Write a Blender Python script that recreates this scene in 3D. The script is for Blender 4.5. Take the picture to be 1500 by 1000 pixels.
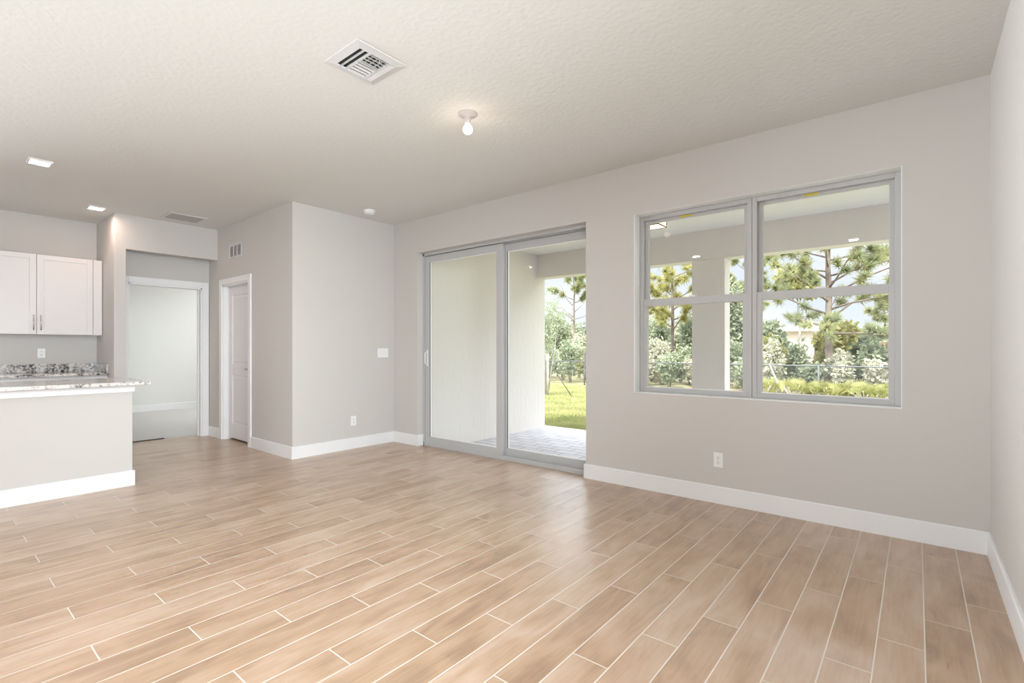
import bpy, bmesh, math, random
from mathutils import Vector, Matrix
for o in list(bpy.data.objects): bpy.data.objects.remove(o)
S = bpy.context.scene
C = S.collection
PI = math.pi
rnd = random.Random(7)

# ------------------------------------------------------------------ camera
cam = bpy.data.cameras.new('camera'); camo = bpy.data.objects.new('camera', cam); C.objects.link(camo)
cam.sensor_width = 36; cam.lens = 36*724.5/1500; cam.shift_y = 10/1500; cam.clip_start = 0.02; cam.clip_end = 500
EYE = 1.224; YAW = math.radians(39.30)
camo.location = (0, 0, EYE); camo.rotation_euler = (PI/2, 0, YAW)
S.camera = camo
# ------------------------------------------------------------------ exposure
S.view_settings.view_transform = 'Standard'; S.view_settings.look = 'None'
S.view_settings.exposure = 0.13; S.view_settings.gamma = 1.0; S.view_settings.use_curve_mapping = False
# ------------------------------------------------------------------ sky, sun
W = bpy.data.worlds.new('sky'); S.world = W; W.use_nodes = True
nt = W.node_tree; nt.nodes.clear()
def wn(t, **k):
    n = nt.nodes.new(t)
    for a, b in k.items(): setattr(n, a, b)
    return n
tc = wn('ShaderNodeTexCoord'); nz = wn('ShaderNodeTexNoise'); nz.inputs['Scale'].default_value = 3.2; nz.inputs['Detail'].default_value = 6
mp = wn('ShaderNodeMapping'); mp.inputs['Scale'].default_value = (1, 1, 3)
rp = wn('ShaderNodeValToRGB'); rp.color_ramp.elements[0].position = .40; rp.color_ramp.elements[1].position = .62
rp.color_ramp.elements[0].color = (.76, .83, .96, 1); rp.color_ramp.elements[1].color = (.95, .96, 1.0, 1)
bg = wn('ShaderNodeBackground'); bg.inputs['Strength'].default_value = 3.6
ow = wn('ShaderNodeOutputWorld')
nt.links.new(tc.outputs['Generated'], mp.inputs[0]); nt.links.new(mp.outputs[0], nz.inputs['Vector'])
nt.links.new(nz.outputs['Fac'], rp.inputs[0]); sz = wn('ShaderNodeSeparateXYZ'); mr_ = wn('ShaderNodeMapRange'); mr_.interpolation_type = 'SMOOTHSTEP'
for q, v in (('From Min', .20), ('From Max', .50), ('To Min', 1.0), ('To Max', 5.6)): mr_.inputs[q].default_value = v
nt.links.new(tc.outputs['Generated'], sz.inputs[0]); nt.links.new(sz.outputs[2], mr_.inputs[0]); nt.links.new(mr_.outputs[0], bg.inputs['Strength'])
nt.links.new(rp.outputs[0], bg.inputs['Color']); nt.links.new(bg.outputs[0], ow.inputs['Surface'])
def lamp(name, kind, loc, target, energy, color=(1, 1, 1), **k):
    l = bpy.data.lights.new(name, kind); o = bpy.data.objects.new(name, l); C.objects.link(o)
    o.location = loc; l.energy = energy; l.color = color
    o.rotation_euler = (Vector(target)-Vector(loc)).to_track_quat('-Z', 'Y').to_euler()
    for a, b in k.items(): setattr(l, a, b)
    return o
lamp('sun', 'SUN', (0, -20, 30), (-3, -2.7, 0), 6, (1.0, .95, .86), angle=.02)
XKW = -8.25
# fill lamps added at unseen made-up openings; last, daylight from the bedroom's window
lamp('fill_side', 'AREA', (.31, .80, 1.5), (-5, 2.0, .9), 67, (.84, .93, 1.0), shape='RECTANGLE', size=2.0, size_y=1.85, spread=math.radians(90))
lamp('fill_kitchen', 'AREA', (XKW, -2.4, 1.28), (0, .2, 1.35), 165, (.88, .945, 1.0), shape='RECTANGLE', size=3.4, size_y=2.2, spread=math.radians(56))
lamp('fill_rear', 'AREA', (-2.2, -6.9, 1.4), (-1.2, 0, 1.2), 48, (.90, .955, 1.0), shape='RECTANGLE', size=4.2, size_y=2.2)
lamp('daylight_bedroom', 'AREA', (-9.9, 4.72, 1.5), (-9.9, 0, 1.3), 28, (1.0, 1.0, .97), shape='RECTANGLE', size=1.8, size_y=1.5)

# ------------------------------------------------------------------ helpers
class MB:
    def __init__(s): s.bm = bmesh.new()
    def box(s, x0, x1, y0, y1, z0, z1, bev=0, seg=2):
        r = bmesh.ops.create_cube(s.bm, size=1)['verts']
        for v in r:
            v.co = Vector((x0+(v.co.x+.5)*(x1-x0), y0+(v.co.y+.5)*(y1-y0), z0+(v.co.z+.5)*(z1-z0)))
        if bev:
            es = list({e for v in r for e in v.link_edges})
            bmesh.ops.bevel(s.bm, geom=es, offset=bev, segments=seg, affect='EDGES', profile=.5)
        return s
    def tube(s, pts, rad, n=8, cap=True):
        pts = [Vector(p) for p in pts]; rings = []
        rr = rad if isinstance(rad, (list, tuple)) else [rad]*len(pts)
        up = None
        for i, p in enumerate(pts):
            d = (pts[min(i+1, len(pts)-1)]-pts[max(i-1, 0)]).normalized()
            if up is None: up = d.orthogonal().normalized()
            up = (up-d*up.dot(d)); up = up.normalized() if up.length > 1e-6 else d.orthogonal().normalized()
            w = d.cross(up)
            rings.append([s.bm.verts.new(p+(up*math.cos(2*PI*k/n)+w*math.sin(2*PI*k/n))*rr[i]) for k in range(n)])
        for a, b in zip(rings, rings[1:]):
            for k in range(n): 
                f = s.bm.faces.new((a[k], a[(k+1) % n], b[(k+1) % n], b[k])); f.smooth = True
        if cap:
            s.bm.faces.new(rings[0][::-1]); s.bm.faces.new(rings[-1])
        return s
    def lathe(s, prof, n=32, c=(0, 0, 0), smooth=True):
        c = Vector(c); rings = []
        for r, z in prof:
            if r < 1e-5: rings.append([s.bm.verts.new(c+Vector((0, 0, z)))])
            else: rings.append([s.bm.verts.new(c+Vector((r*math.cos(2*PI*k/n), r*math.sin(2*PI*k/n), z))) for k in range(n)])
        for a, b in zip(rings, rings[1:]):
            for k in range(n):
                k2 = (k+1) % n
                vs = [a[0]] if len(a) == 1 else [a[k], a[k2]]
                vs += [b[0]] if len(b) == 1 else [b[k2], b[k]]
                if len(vs) > 2:
                    f = s.bm.faces.new(vs); f.smooth = smooth
        return s
    def poly(s, pts): s.bm.faces.new([s.bm.verts.new(Vector(p)) for p in pts]); return s
    def prism(s, sec, a, b):
        """extrude a closed 2-D section (list of offsets as Vectors) from a to b"""
        A = [s.bm.verts.new(Vector(a)+v) for v in sec]; B = [s.bm.verts.new(Vector(b)+v) for v in sec]
        n = len(sec)
        for k in range(n): s.bm.faces.new((A[k], A[(k+1) % n], B[(k+1) % n], B[k]))
        s.bm.faces.new(A[::-1]); s.bm.faces.new(B)
        return s
    def build(s, name, m, parent=None, recalc=True):
        if recalc: bmesh.ops.recalc_face_normals(s.bm, faces=s.bm.faces)
        me = bpy.data.meshes.new(name); s.bm.to_mesh(me); s.bm.free()
        o = bpy.data.objects.new(name, me); C.objects.link(o); me.materials.append(m)
        if parent:
            o.parent = parent
            o.location = -parent.location if parent.parent is None else Vector()
        return o
def tag(o, label, cat, group=None, kind=None):
    o['label'] = label; o['category'] = cat
    if group: o['group'] = group
    if kind: o['kind'] = kind
    return o
def thing(name, loc, label, cat, group=None):
    o = bpy.data.objects.new(name, None); C.objects.link(o); o.location = loc; o.empty_display_size = .1
    return tag(o, label, cat, group)
def struct(name, mb, m):
    o = mb.build(name, m); o['kind'] = 'structure'; return o
def copy_tree(o, loc, label, parent=None):
    c = o.copy(); C.objects.link(c)
    if parent: c.parent = parent
    else: c.location = loc; c['label'] = label
    for ch in list(o.children): copy_tree(ch, None, None, c)
    return c

# ------------------------------------------------------------------ materials
def mat(name, col, rough=.5, metal=0, spec=.5, bump=None, emit=None):
    m = bpy.data.materials.new(name); m.use_nodes = True
    b = m.node_tree.nodes['Principled BSDF']
    b.inputs['Base Color'].default_value = (*col, 1); b.inputs['Roughness'].default_value = rough
    b.inputs['Metallic'].default_value = metal; b.inputs['Specular IOR Level'].default_value = spec
    if emit:
        b.inputs['Emission Color'].default_value = (*emit[0], 1); b.inputs['Emission Strength'].default_value = emit[1]
    if bump:
        N = m.node_tree.nodes; L = m.node_tree.links
        t = N.new('ShaderNodeTexCoord'); mpn = N.new('ShaderNodeMapping'); n = N.new('ShaderNodeTexNoise'); bn = N.new('ShaderNodeBump')
        mpn.inputs['Scale'].default_value = bump[3] if len(bump) > 3 else (1, 1, 1)
        n.inputs['Scale'].default_value = bump[0]; n.inputs['Detail'].default_value = 4
        bn.inputs['Strength'].default_value = bump[1]; bn.inputs['Distance'].default_value = bump[2]
        L.new(t.outputs['Object'], mpn.inputs[0]); L.new(mpn.outputs[0], n.inputs['Vector']); L.new(n.outputs['Fac'], bn.inputs['Height']); L.new(bn.outputs[0], b.inputs['Normal'])
    return m
def node(m, t, **k):
    n = m.node_tree.nodes.new(t)
    for a, b in k.items(): setattr(n, a, b)
    return n
def mth(m, op, a, b=None, c=None):
    n = node(m, 'ShaderNodeMath', operation=op)
    for i, v in enumerate((a, b, c)):
        if v is None: continue
        if isinstance(v, (int, float)): n.inputs[i].default_value = v
        else: m.node_tree.links.new(v, n.inputs[i])
    return n.outputs[0]
def mixc(m, fac, a, b, bt='MIX'):
    n = node(m, 'ShaderNodeMix', data_type='RGBA', blend_type=bt)
    L = m.node_tree.links
    for i, v in ((0, fac), (6, a), (7, b)):
        if isinstance(v, (int, float)): n.inputs[i].default_value = v
        elif isinstance(v, tuple): n.inputs[i].default_value = (*v, 1)
        else: L.new(v, n.inputs[i])
    return n.outputs[2]

PAINT = mat('wall_paint', (.585, .562, .532), .75, bump=(140, .10, .002))
CEIL = mat('ceiling_paint', (.70, .70, .672), .85, bump=(34, .42, .006))
WHITE = mat('trim_white', (.81, .81, .81), .38)
CAB = mat('cabinet_white', (.67, .65, .64), .38)
DOORW = mat('door_white', (.76, .74, .74), .42)
PLASTIC = mat('white_plastic', (.82, .82, .81), .32)
SLOT = mat('dark_slot', (.02, .02, .02), .6)
ALU = mat('white_aluminium', (.50, .50, .50), .42)
ALUD = mat('grey_aluminium', (.42, .42, .43), .4)
CHROME = mat('brushed_nickel', (.62, .60, .57), .25, metal=1)
RUBBER = mat('black_gasket', (.03, .03, .03), .6)
STICK = mat('yellow_sticker', (.62, .52, .05), .5)
VENTW = mat('vent_white', (.62, .615, .61), .4)
VENTG = mat('grille_grey', (.40, .375, .36), .55)
DARK = mat('duct_dark', (.012, .012, .014), .7)
STUC = mat('stucco', (.735, .695, .655), .9, bump=(11, .38, .02, (1.6, 1.6, .55)))
STUCC = mat('patio_ceiling_paint', (.79, .775, .745), .9, bump=(40, .3, .004))
CARPET = mat('carpet', (.68, .66, .63), 1, spec=.1, bump=(160, .8, .01))
GALV = mat('galvanised_steel', (.13, .135, .145), .6, metal=.0)
BRONZE = mat('bronze_frame', (.10, .06, .035), .4, metal=.7)
STRAP = mat('dark_strip', (.05, .045, .045), .5)

def glass_mat(name, tint, refl=1.0):
    m = bpy.data.materials.new(name); m.use_nodes = True
    N = m.node_tree.nodes; L = m.node_tree.links; N.clear()
    lw = node(m, 'ShaderNodeLayerWeight'); lw.inputs['Blend'].default_value = .5
    p = mth(m, 'POWER', lw.outputs['Facing'], 5.0); fac = mth(m, 'MULTIPLY_ADD', p, .9*refl, .009*refl)
    tr = node(m, 'ShaderNodeBsdfTransparent'); tr.inputs[0].default_value = (*tint, 1)
    gl = node(m, 'ShaderNodeBsdfGlossy'); gl.inputs['Roughness'].default_value = 0
    mx = node(m, 'ShaderNodeMixShader'); out = node(m, 'ShaderNodeOutputMaterial')
    L.new(fac, mx.inputs[0]); L.new(tr.outputs[0], mx.inputs[1]); L.new(gl.outputs[0], mx.inputs[2]); L.new(mx.outputs[0], out.inputs[0])
    return m
GLASS = glass_mat('window_glass', (.985, .995, .985))

# wood-look plank tile: 0.1565 m wide, 0.912 m long, laid in a one-third stagger
def floor_mat():
    m = mat('plank_tile', (.4, .3, .2), .3, spec=.5); L = m.node_tree.links; b = m.node_tree.nodes['Principled BSDF']
    g = node(m, 'ShaderNodeNewGeometry'); sx = node(m, 'ShaderNodeSeparateXYZ'); L.new(g.outputs['Position'], sx.inputs[0])
    xr = mth(m, 'DIVIDE', mth(m, 'SUBTRACT', .3385, sx.outputs[0]), .1565)
    row = mth(m, 'FLOOR', xr); fx = mth(m, 'FRACT', xr)
    yr = mth(m, 'DIVIDE', mth(m, 'ADD', mth(m, 'SUBTRACT', sx.outputs[1], .478), mth(m, 'MULTIPLY', row, .304)), .912)
    col = mth(m, 'FLOOR', yr); fy = mth(m, 'FRACT', yr)
    ex = mth(m, 'MULTIPLY', mth(m, 'MINIMUM', fx, mth(m, 'SUBTRACT', 1.0, fx)), .1565)
    ey = mth(m, 'MULTIPLY', mth(m, 'MINIMUM', fy, mth(m, 'SUBTRACT', 1.0, fy)), .912)
    e = mth(m, 'MINIMUM', ex, ey)
    mr = node(m, 'ShaderNodeMapRange'); mr.inputs['From Min'].default_value = .0018; mr.inputs['From Max'].default_value = .0032; L.new(e, mr.inputs[0])
    tile = mr.outputs[0]
    cv = node(m, 'ShaderNodeCombineXYZ'); L.new(row, cv.inputs[0]); L.new(col, cv.inputs[1])
    wnz = node(m, 'ShaderNodeTexWhiteNoise', noise_dimensions='3D'); L.new(cv.outputs[0], wnz.inputs['Vector'])
    # grain, shifted per plank
    off = node(m, 'ShaderNodeVectorMath', operation='SCALE'); L.new(wnz.outputs['Color'], off.inputs[0]); off.inputs['Scale'].default_value = 37
    ad = node(m, 'ShaderNodeVectorMath', operation='ADD'); L.new(g.outputs['Position'], ad.inputs[0]); L.new(off.outputs[0], ad.inputs[1])
    def grain(sc, nsc, det, dist):
        mp = node(m, 'ShaderNodeMapping'); mp.inputs['Scale'].default_value = sc; L.new(ad.outputs[0], mp.inputs[0])
        n = node(m, 'ShaderNodeTexNoise'); n.inputs['Scale'].default_value = nsc; n.inputs['Detail'].default_value = det; n.inputs['Distortion'].default_value = dist
        L.new(mp.outputs[0], n.inputs['Vector']); return n.outputs['Fac']
    g1 = grain((5.5, 1.1, 1), 2.2, 4, .9); g2 = grain((24, 1.2, 1), 3.5, 5, .4); g3 = grain((2.6, 1.6, 1), 1.5, 3, 1.2)
    v = mth(m, 'ADD', mth(m, 'MULTIPLY', g1, .55), mth(m, 'ADD', mth(m, 'MULTIPLY', g2, .25), mth(m, 'MULTIPLY', g3, .35)))
    v = mth(m, 'ADD', v, mth(m, 'MULTIPLY', mth(m, 'SUBTRACT', wnz.outputs['Value'], .5), .16))
    r = node(m, 'ShaderNodeValToRGB'); L.new(v, r.inputs[0])
    r.color_ramp.elements[0].position = .38; r.color_ramp.elements[0].color = (.315, .200, .125, 1)
    r.color_ramp.elements[1].position = .74; r.color_ramp.elements[1].color = (.545, .405, .30, 1)
    e2 = r.color_ramp.elements.new(.55); e2.color = (.45, .300, .192, 1)
    c = mixc(m, tile, (.66, .61, .55), r.outputs[0])
    L.new(c, b.inputs['Base Color'])
    ro = mth(m, 'MULTIPLY_ADD', tile, -.50, .75); ro2 = mth(m, 'MULTIPLY_ADD', g2, .10, ro); L.new(ro2, b.inputs['Roughness'])
    bn = node(m, 'ShaderNodeBump'); bn.inputs['Strength'].default_value = .25; bn.inputs['Distance'].default_value = .002
    h = mth(m, 'ADD', tile, mth(m, 'MULTIPLY', g2, .25)); L.new(h, bn.inputs['Height']); L.new(bn.outputs[0], b.inputs['Normal'])
    b.inputs['IOR'].default_value = 2.0
    return m
FLOOR = floor_mat()
def granite(name, dark):
    m = mat(name, (.7, .68, .65), .12); L = m.node_tree.links; b = m.node_tree.nodes['Principled BSDF']
    g = node(m, 'ShaderNodeNewGeometry')
    n1 = node(m, 'ShaderNodeTexNoise'); n1.inputs['Scale'].default_value = 38; n1.inputs['Detail'].default_value = 5; n1.inputs['Roughness'].default_value = .65
    n2 = node(m, 'ShaderNodeTexNoise'); n2.inputs['Scale'].default_value = 7; n2.inputs['Detail'].default_value = 3; n2.inputs['Distortion'].default_value = 1.4
    for n in (n1, n2): L.new(g.outputs['Position'], n.inputs['Vector'])
    s = mth(m, 'ADD', mth(m, 'MULTIPLY', n1.outputs['Fac'], .7), mth(m, 'MULTIPLY', n2.outputs['Fac'], .45))
    r = node(m, 'ShaderNodeValToRGB'); L.new(s, r.inputs[0]); e = r.color_ramp.elements
    e[0].position = .38+dark; e[0].color = (.015, .013, .014, 1); e[1].position = .62+dark; e[1].color = (.72, .69, .66, 1)
    k = e.new(.46+dark); k.color = (.16, .14, .135, 1); k = e.new(.53+dark); k.color = (.48, .45, .43, 1)
    L.new(r.outputs[0], b.inputs['Base Color']); return m
GRAN = granite('granite_light', .0); GRAND = granite('granite_dark', .045)
def paver_mat():
    m = mat('paver', (.5, .5, .52), .8); L = m.node_tree.links; b = m.node_tree.nodes['Principled BSDF']
    g = node(m, 'ShaderNodeNewGeometry'); br = node(m, 'ShaderNodeTexBrick'); L.new(g.outputs['Position'], br.inputs['Vector'])
    br.inputs['Scale'].default_value = 1; br.inputs['Brick Width'].default_value = .30; br.inputs['Row Height'].default_value = .15; br.inputs['Mortar Size'].default_value = .006
    br.inputs['Color1'].default_value = (.50, .49, .52, 1); br.inputs['Color2'].default_value = (.60, .59, .62, 1); br.inputs['Mortar'].default_value = (.22, .21, .22, 1)
    L.new(br.outputs['Color'], b.inputs['Base Color']); return m
PAVER = paver_mat()
def var_mat(name, c1, c2, scale=3, rough=.8, sub=0, pos=(.35, .65)):
    m = mat(name, c1, rough, spec=.25); L = m.node_tree.links; b = m.node_tree.nodes['Principled BSDF']
    g = node(m, 'ShaderNodeNewGeometry'); n = node(m, 'ShaderNodeTexNoise'); n.inputs['Scale'].default_value = scale; n.inputs['Detail'].default_value = 3
    L.new(g.outputs['Position'], n.inputs['Vector'])
    r = node(m, 'ShaderNodeValToRGB'); L.new(n.outputs['Fac'], r.inputs[0]); e = r.color_ramp.elements
    e[0].position, e[1].position = pos; e[0].color = (*c1, 1); e[1].color = (*c2, 1)
    L.new(r.outputs[0], b.inputs['Base Color'])
    if sub: # thin leaves let light through
        tl = node(m, 'ShaderNodeBsdfTranslucent'); L.new(r.outputs[0], tl.inputs[0]); mx = node(m, 'ShaderNodeMixShader'); mx.inputs[0].default_value = sub
        out = m.node_tree.nodes['Material Output']; L.new(b.outputs[0], mx.inputs[1]); L.new(tl.outputs[0], mx.inputs[2]); L.new(mx.outputs[0], out.inputs[0])
    return m
LAWN = var_mat('lawn', (.20, .21, .085), (.29, .275, .13), 1.2)
GRASS = var_mat('grass_blades', (.28, .30, .12), (.44, .41, .20), 1.0, sub=.3)
SCRUB = var_mat('scrub_ground', (.22, .20, .10), (.34, .30, .17), .6)
BARK = var_mat('pine_bark', (.17, .13, .11), (.28, .23, .20), 4)
BARKP = var_mat('pale_bark', (.36, .33, .30), (.50, .46, .42), 4)
NEEDLE = var_mat('pine_needles', (.28, .31, .18), (.42, .42, .21), 1.6, sub=.35)
NEEDLEY = var_mat('yellow_pine_needles', (.38, .37, .15), (.52, .48, .20), 1.6, sub=.35)
LEAFG = var_mat('grey_green_leaves', (.28, .32, .21), (.44, .47, .34), 1.3, sub=.35)
LEAFY = var_mat('olive_leaves', (.30, .31, .12), (.46, .43, .20), 1.3, sub=.35)
LEAFP = var_mat('pale_leaves', (.42, .42, .32), (.58, .56, .44), 1.3, sub=.35)
LEAFR = var_mat('dry_leaves', (.36, .30, .20), (.50, .43, .31), 1.3, sub=.3)

# ------------------------------------------------------------------ dimensions
H = 2.845
XR = .338; YW = 4.06; XL = -5.335; YP = 2.69; XH = -7.42; XN = -7.72; YS = 1.56; XK = -8.28
YB = -7.0
DX0, DX1, DZ = -4.86, -2.42, 2.422          # sliding door opening
WX0, WX1, WZ0, WZ1 = -1.932, -.073, .83, 2.40   # window opening
YE = 4.31
PX0, PX1, PZ = -7.245, -6.43, 2.072         # pantry door
HY0, HZ = 1.675, 2.43                       # header opening
BY0, BY1, BZ = 1.765, 2.60, 2.06            # bedroom doorway

# ------------------------------------------------------------------ room shell
struct('floor', MB().box(-7.90, .46, YB-.12, 4.14, -.12, 0), FLOOR)
struct('floor_carpet', MB().box(-11.62, -7.90, .5, 4.9, -.11, .008), CARPET)
struct('ceiling', MB().box(-11.7, .46, YB-.12, YE, H, H+.2), CEIL)
m = MB()
m.box(-5.46, DX0, YW, YE, 0, H).box(DX0, DX1, YW, YE, DZ, H).box(DX1, WX0, YW, YE, 0, H)
m.box(WX0, WX1, YW, YE, 0, WZ0).box(WX0, WX1, YW, YE, WZ1, H).box(WX1, .46, YW, YE, 0, H).box(DX0, DX1, 4.14, YE, -.12, -.005)
struct('wall_back', m, PAINT)
SW0, SW1 = -.25, 1.85
m = MB().box(XR, .46, YB, SW0, 0, H).box(XR, .46, SW1, YW, 0, H).box(XR, .46, SW0, SW1, 0, .55).box(XR, .46, SW0, SW1, 2.45, H)
struct('wall_right', m, PAINT)
struct('wall_left', MB().box(-5.46, XL, YP, YW, 0, H), PAINT)
m = MB().box(PX1, -5.46, YP, 2.805, 0, H).box(PX0, PX1, YP, 2.805, PZ, H).box(-7.84, PX0, YP, 2.805, 0, H)
struct('wall_pantry', m, PAINT)
struct('wall_pantry_side', MB().box(-7.84, -5.46, 3.9, 4.0, 0, H), PAINT)
struct('wall_header', MB().box(-7.54, XH, HY0, YP, HZ, H), PAINT)
struct('wall_stub', MB().box(-8.40, XH, YS, HY0, 0, H), PAINT)
m = MB().box(-7.84, XN, HY0, BY0, 0, H).box(-7.84, XN, BY0, BY1, BZ, H).box(-7.84, XN, BY1, YP, 0, H)
struct('wall_hall', m, PAINT)
struct('wall_kitchen', MB().box(-8.40, XK, YB, -4.15, 0, H).box(-8.40, XK, -.65, YS, 0, H).box(-8.40, XK, -4.15, -.65, 0, .10).box(-8.40, XK, -4.15, -.65, 2.42, H), PAINT)
m = MB().box(-8.40, -4.4, YB-.12, YB, 0, H).box(0, .46, YB-.12, YB, 0, H).box(-4.4, 0, YB-.12, YB, 2.6, H).box(-4.4, 0, YB-.12, YB, 0, .2)
struct('wall_front', m, PAINT)
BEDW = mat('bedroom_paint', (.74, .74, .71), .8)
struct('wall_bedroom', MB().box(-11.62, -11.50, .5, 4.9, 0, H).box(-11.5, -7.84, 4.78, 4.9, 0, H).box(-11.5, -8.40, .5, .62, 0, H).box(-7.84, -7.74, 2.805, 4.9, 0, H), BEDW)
# unseen window frames, added to hold the side, rear and kitchen fill lamps
m = MB()
for (p0, p1, q0, q1) in ((-4.15, -.65, .10, .15), (-4.15, -.65, 2.37, 2.42), (-4.15, -4.10, .10, 2.42), (-.70, -.65, .10, 2.42), (-2.43, -2.37, .10, 2.42)): m.box(XK-.09, XK-.04, p0, p1, q0, q1)
struct('added_window_3', m, ALU)
for nm, ax in (('added_window_4', 0), ('added_window_5', 1)):
    m = MB()
    if ax == 0:
        a0, a1, z0, z1 = SW0, SW1, .55, 2.45
        for (p0, p1, q0, q1) in ((a0, a1, z0, z0+.05), (a0, a1, z1-.05, z1), (a0, a0+.05, z0, z1), (a1-.05, a1, z0, z1), ((a0+a1)/2-.03, (a0+a1)/2+.03, z0, z1)):
            m.box(XR+.04, XR+.10, p0, p1, q0, q1)
    else:
        a0, a1, z0, z1 = -4.4, -.0, .2, 2.6
        for (p0, p1, q0, q1) in ((a0, a1, z0, z0+.05), (a0, a1, z1-.05, z1), (a0, a0+.05, z0, z1), (a1-.05, a1, z0, z1), (-2.23, -2.17, z0, z1)):
            m.box(p0, p1, YB-.10, YB-.04, q0, q1)
    struct(nm, m, ALU)

# baseboards ------------------------------------------------------------
BH, BT = .135, .015
def bb(name, segs):
    """segs: (a, b, outward normal) at floor level; small bevel at the top edge"""
    m = MB()
    for (ax, ay), (bx, by), (nx, ny) in segs:
        n = Vector((nx, ny, 0)); up = Vector((0, 0, 1))
        sec = [n*0, n*BT, n*BT+up*(BH-.006), n*(BT-.006)+up*BH, up*BH]
        m.prism(sec, (ax, ay, 0), (bx, by, 0))
    return struct(name, m, WHITE)
bb('baseboard_back', [((XL, YW), (DX0, YW), (0, -1)), ((DX1-.0, YW), (XR, YW), (0, -1)), ((DX1, YW-BT), (DX1, 4.145), (-1, 0)), ((DX0, YW-BT), (DX0, 4.145), (1, 0))])
bb('baseboard_right', [((XR, YB), (XR, YW), (-1, 0))])
bb('baseboard_left', [((XL, YP), (XL, YW), (1, 0))])
bb('baseboard_pantry', [((PX1+.075, YP), (XL+BT, YP), (0, -1)), ((XN, YP), (PX0-.075, YP), (0, -1))])
bb('baseboard_bedroom', [((-11.5, .62), (-11.5, 4.78), (1, 0)), ((-11.5, 4.78), (-7.84, 4.78), (0, -1))])
bb('baseboard_stub', [((XH, YS), (XH, HY0), (1, 0)), ((XK+.62, YS), (XH, YS), (0, -1))])

# bedroom doorway casing and threshold
m = MB()
cw = .08
m.box(XN, XN+.018, BY0-.0-cw, BY0, 0, BZ+cw, .003).box(XN, XN+.018, BY1, BY1+cw, 0, BZ+cw, .003).box(XN, XN+.018, BY0, BY1, BZ, BZ+cw, .003)
m.box(-7.85, XN+.002, BY0, BY0+.018, 0, BZ).box(-7.85, XN+.002, BY1-.018, BY1, 0, BZ).box(-7.85, XN+.002, BY0, BY1, BZ-.018, BZ)
m.box(-7.80, -7.785, BY1-.03, BY1-.018, 0, BZ-.018)
struct('trim_1', m, WHITE)
tag(MB().box(-7.905, -7.88, BY0+.02, 2.20, 0, .012, .003).build('carpet_strip', STRAP), 'thin dark transition strip on the floor where carpet meets plank tile', 'floor strip')

# pantry door -----------------------------------------------------------
m = MB(); c = .075
m.box(PX0-c, PX0, YP-.018, YP, 0, PZ+c, .003).box(PX1, PX1+c, YP-.018, YP, 0, PZ+c, .003).box(PX0, PX1, YP-.018, YP, PZ, PZ+c, .003)
m.box(PX0, PX0+.02, YP-.002, 2.805, 0, PZ).box(PX1-.02, PX1, YP-.002, 2.805, 0, PZ).box(PX0, PX1, YP-.002, 2.805, PZ-.02, PZ)
m.box(PX0+.02, PX0+.032, 2.745, 2.757, 0, PZ-.02).box(PX1-.032, PX1-.02, 2.745, 2.757, 0, PZ-.02).box(PX0+.02, PX1-.02, 2.745, 2.757, PZ-.032, PZ-.02)
door1 = struct('door_1', m, WHITE)
def panel_door(parent):
    x0, x1, z0, z1, y = PX0+.023, PX1-.023, .022, PZ-.024, 2.760
    m = MB(); st = .115
    m.box(x0, x1, y+.012, y+.040, z0, z1)
    def fr(a0, a1, b0, b1): m.box(a0, a1, y, y+.014, b0, b1, .002, 1)
    zs = [(z0, z0+.20), (.865, 1.02), (z1-.12, z1)]
    for a in ((x0, x0+st), (x1-st, x1)): fr(a[0], a[1], z0, z1)
    for b in zs: fr(x0+st, x1-st, b[0], b[1])
    for b0, b1 in ((zs[0][1], zs[1][0]), (zs[1][1], zs[2][0])):
        a0, a1 = x0+st, x1-st; w = .035
        o = [(a0, b0), (a1, b0), (a1, b1), (a0, b1)]; i = [(a0+w, b0+w), (a1-w, b0+w), (a1-w, b1-w), (a0+w, b1-w)]
        yo, yi = y+.0135, y+.004
        for k in range(4):
            k2 = (k+1) % 4
            m.poly([(o[k][0], yo, o[k][1]), (o[k2][0], yo, o[k2][1]), (i[k2][0], yi, i[k2][1]), (i[k][0], yi, i[k][1])])
        m.poly([(p[0], yi, p[1]) for p in i])
    d = m.build('door_panel', DOORW, parent)
    h = MB(); hx, hz = x1-.065, .96
    h.bm.from_mesh(bpy.data.meshes.new('t'))
    h.tube([(hx, y, hz), (hx, y-.012, hz)], .028, 20).tube([(hx, y-.012, hz), (hx, y-.05, hz)], .010, 12)
    h.tube([(hx+.004, y-.05, hz), (hx-.05, y-.052, hz), (hx-.105, y-.046, hz)], [.010, .009, .007], 12)
    h.build('door_lever', CHROME, d)
panel_door(door1)

# ------------------------------------------------------------------ sliding patio door
FY = 4.148
def rect_frame(m, x0, x1, z0, z1, y0, y1, w, wb=None, wt=None, bev=.003):
    wb = wb or w; wt = wt or w
    m.box(x0, x0+w, y0, y1, z0, z1, bev).box(x1-w, x1, y0, y1, z0, z1, bev)
    m.box(x0+w, x1-w, y0, y1, z0, z0+wb, bev).box(x0+w, x1-w, y0, y1, z1-wt, z1, bev)
m = MB()
fx0, fx1 = DX0+.002, DX1-.002
m.box(fx0, fx0+.025, FY, FY+.13, .0, DZ).box(fx1-.025, fx1, FY, FY+.13, .0, DZ)
m.box(fx0, fx1, FY, FY+.012, DZ-.03, DZ).box(fx0, fx1, FY+.012, FY+.13, DZ-.012, DZ)
m.box(fx0, fx1, FY+.058, FY+.066, DZ-.035, DZ).box(fx0, fx1, FY+.118, FY+.13, DZ-.03, DZ)
m.box(fx0, fx1, FY, FY+.13, -.004, .018, .002).box(fx0, fx1, FY, FY+.012, .018, .045, .002).box(fx0, fx1, FY+.058, FY+.066, .018, .035)
door2 = struct('door_2', m, ALU)
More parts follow.
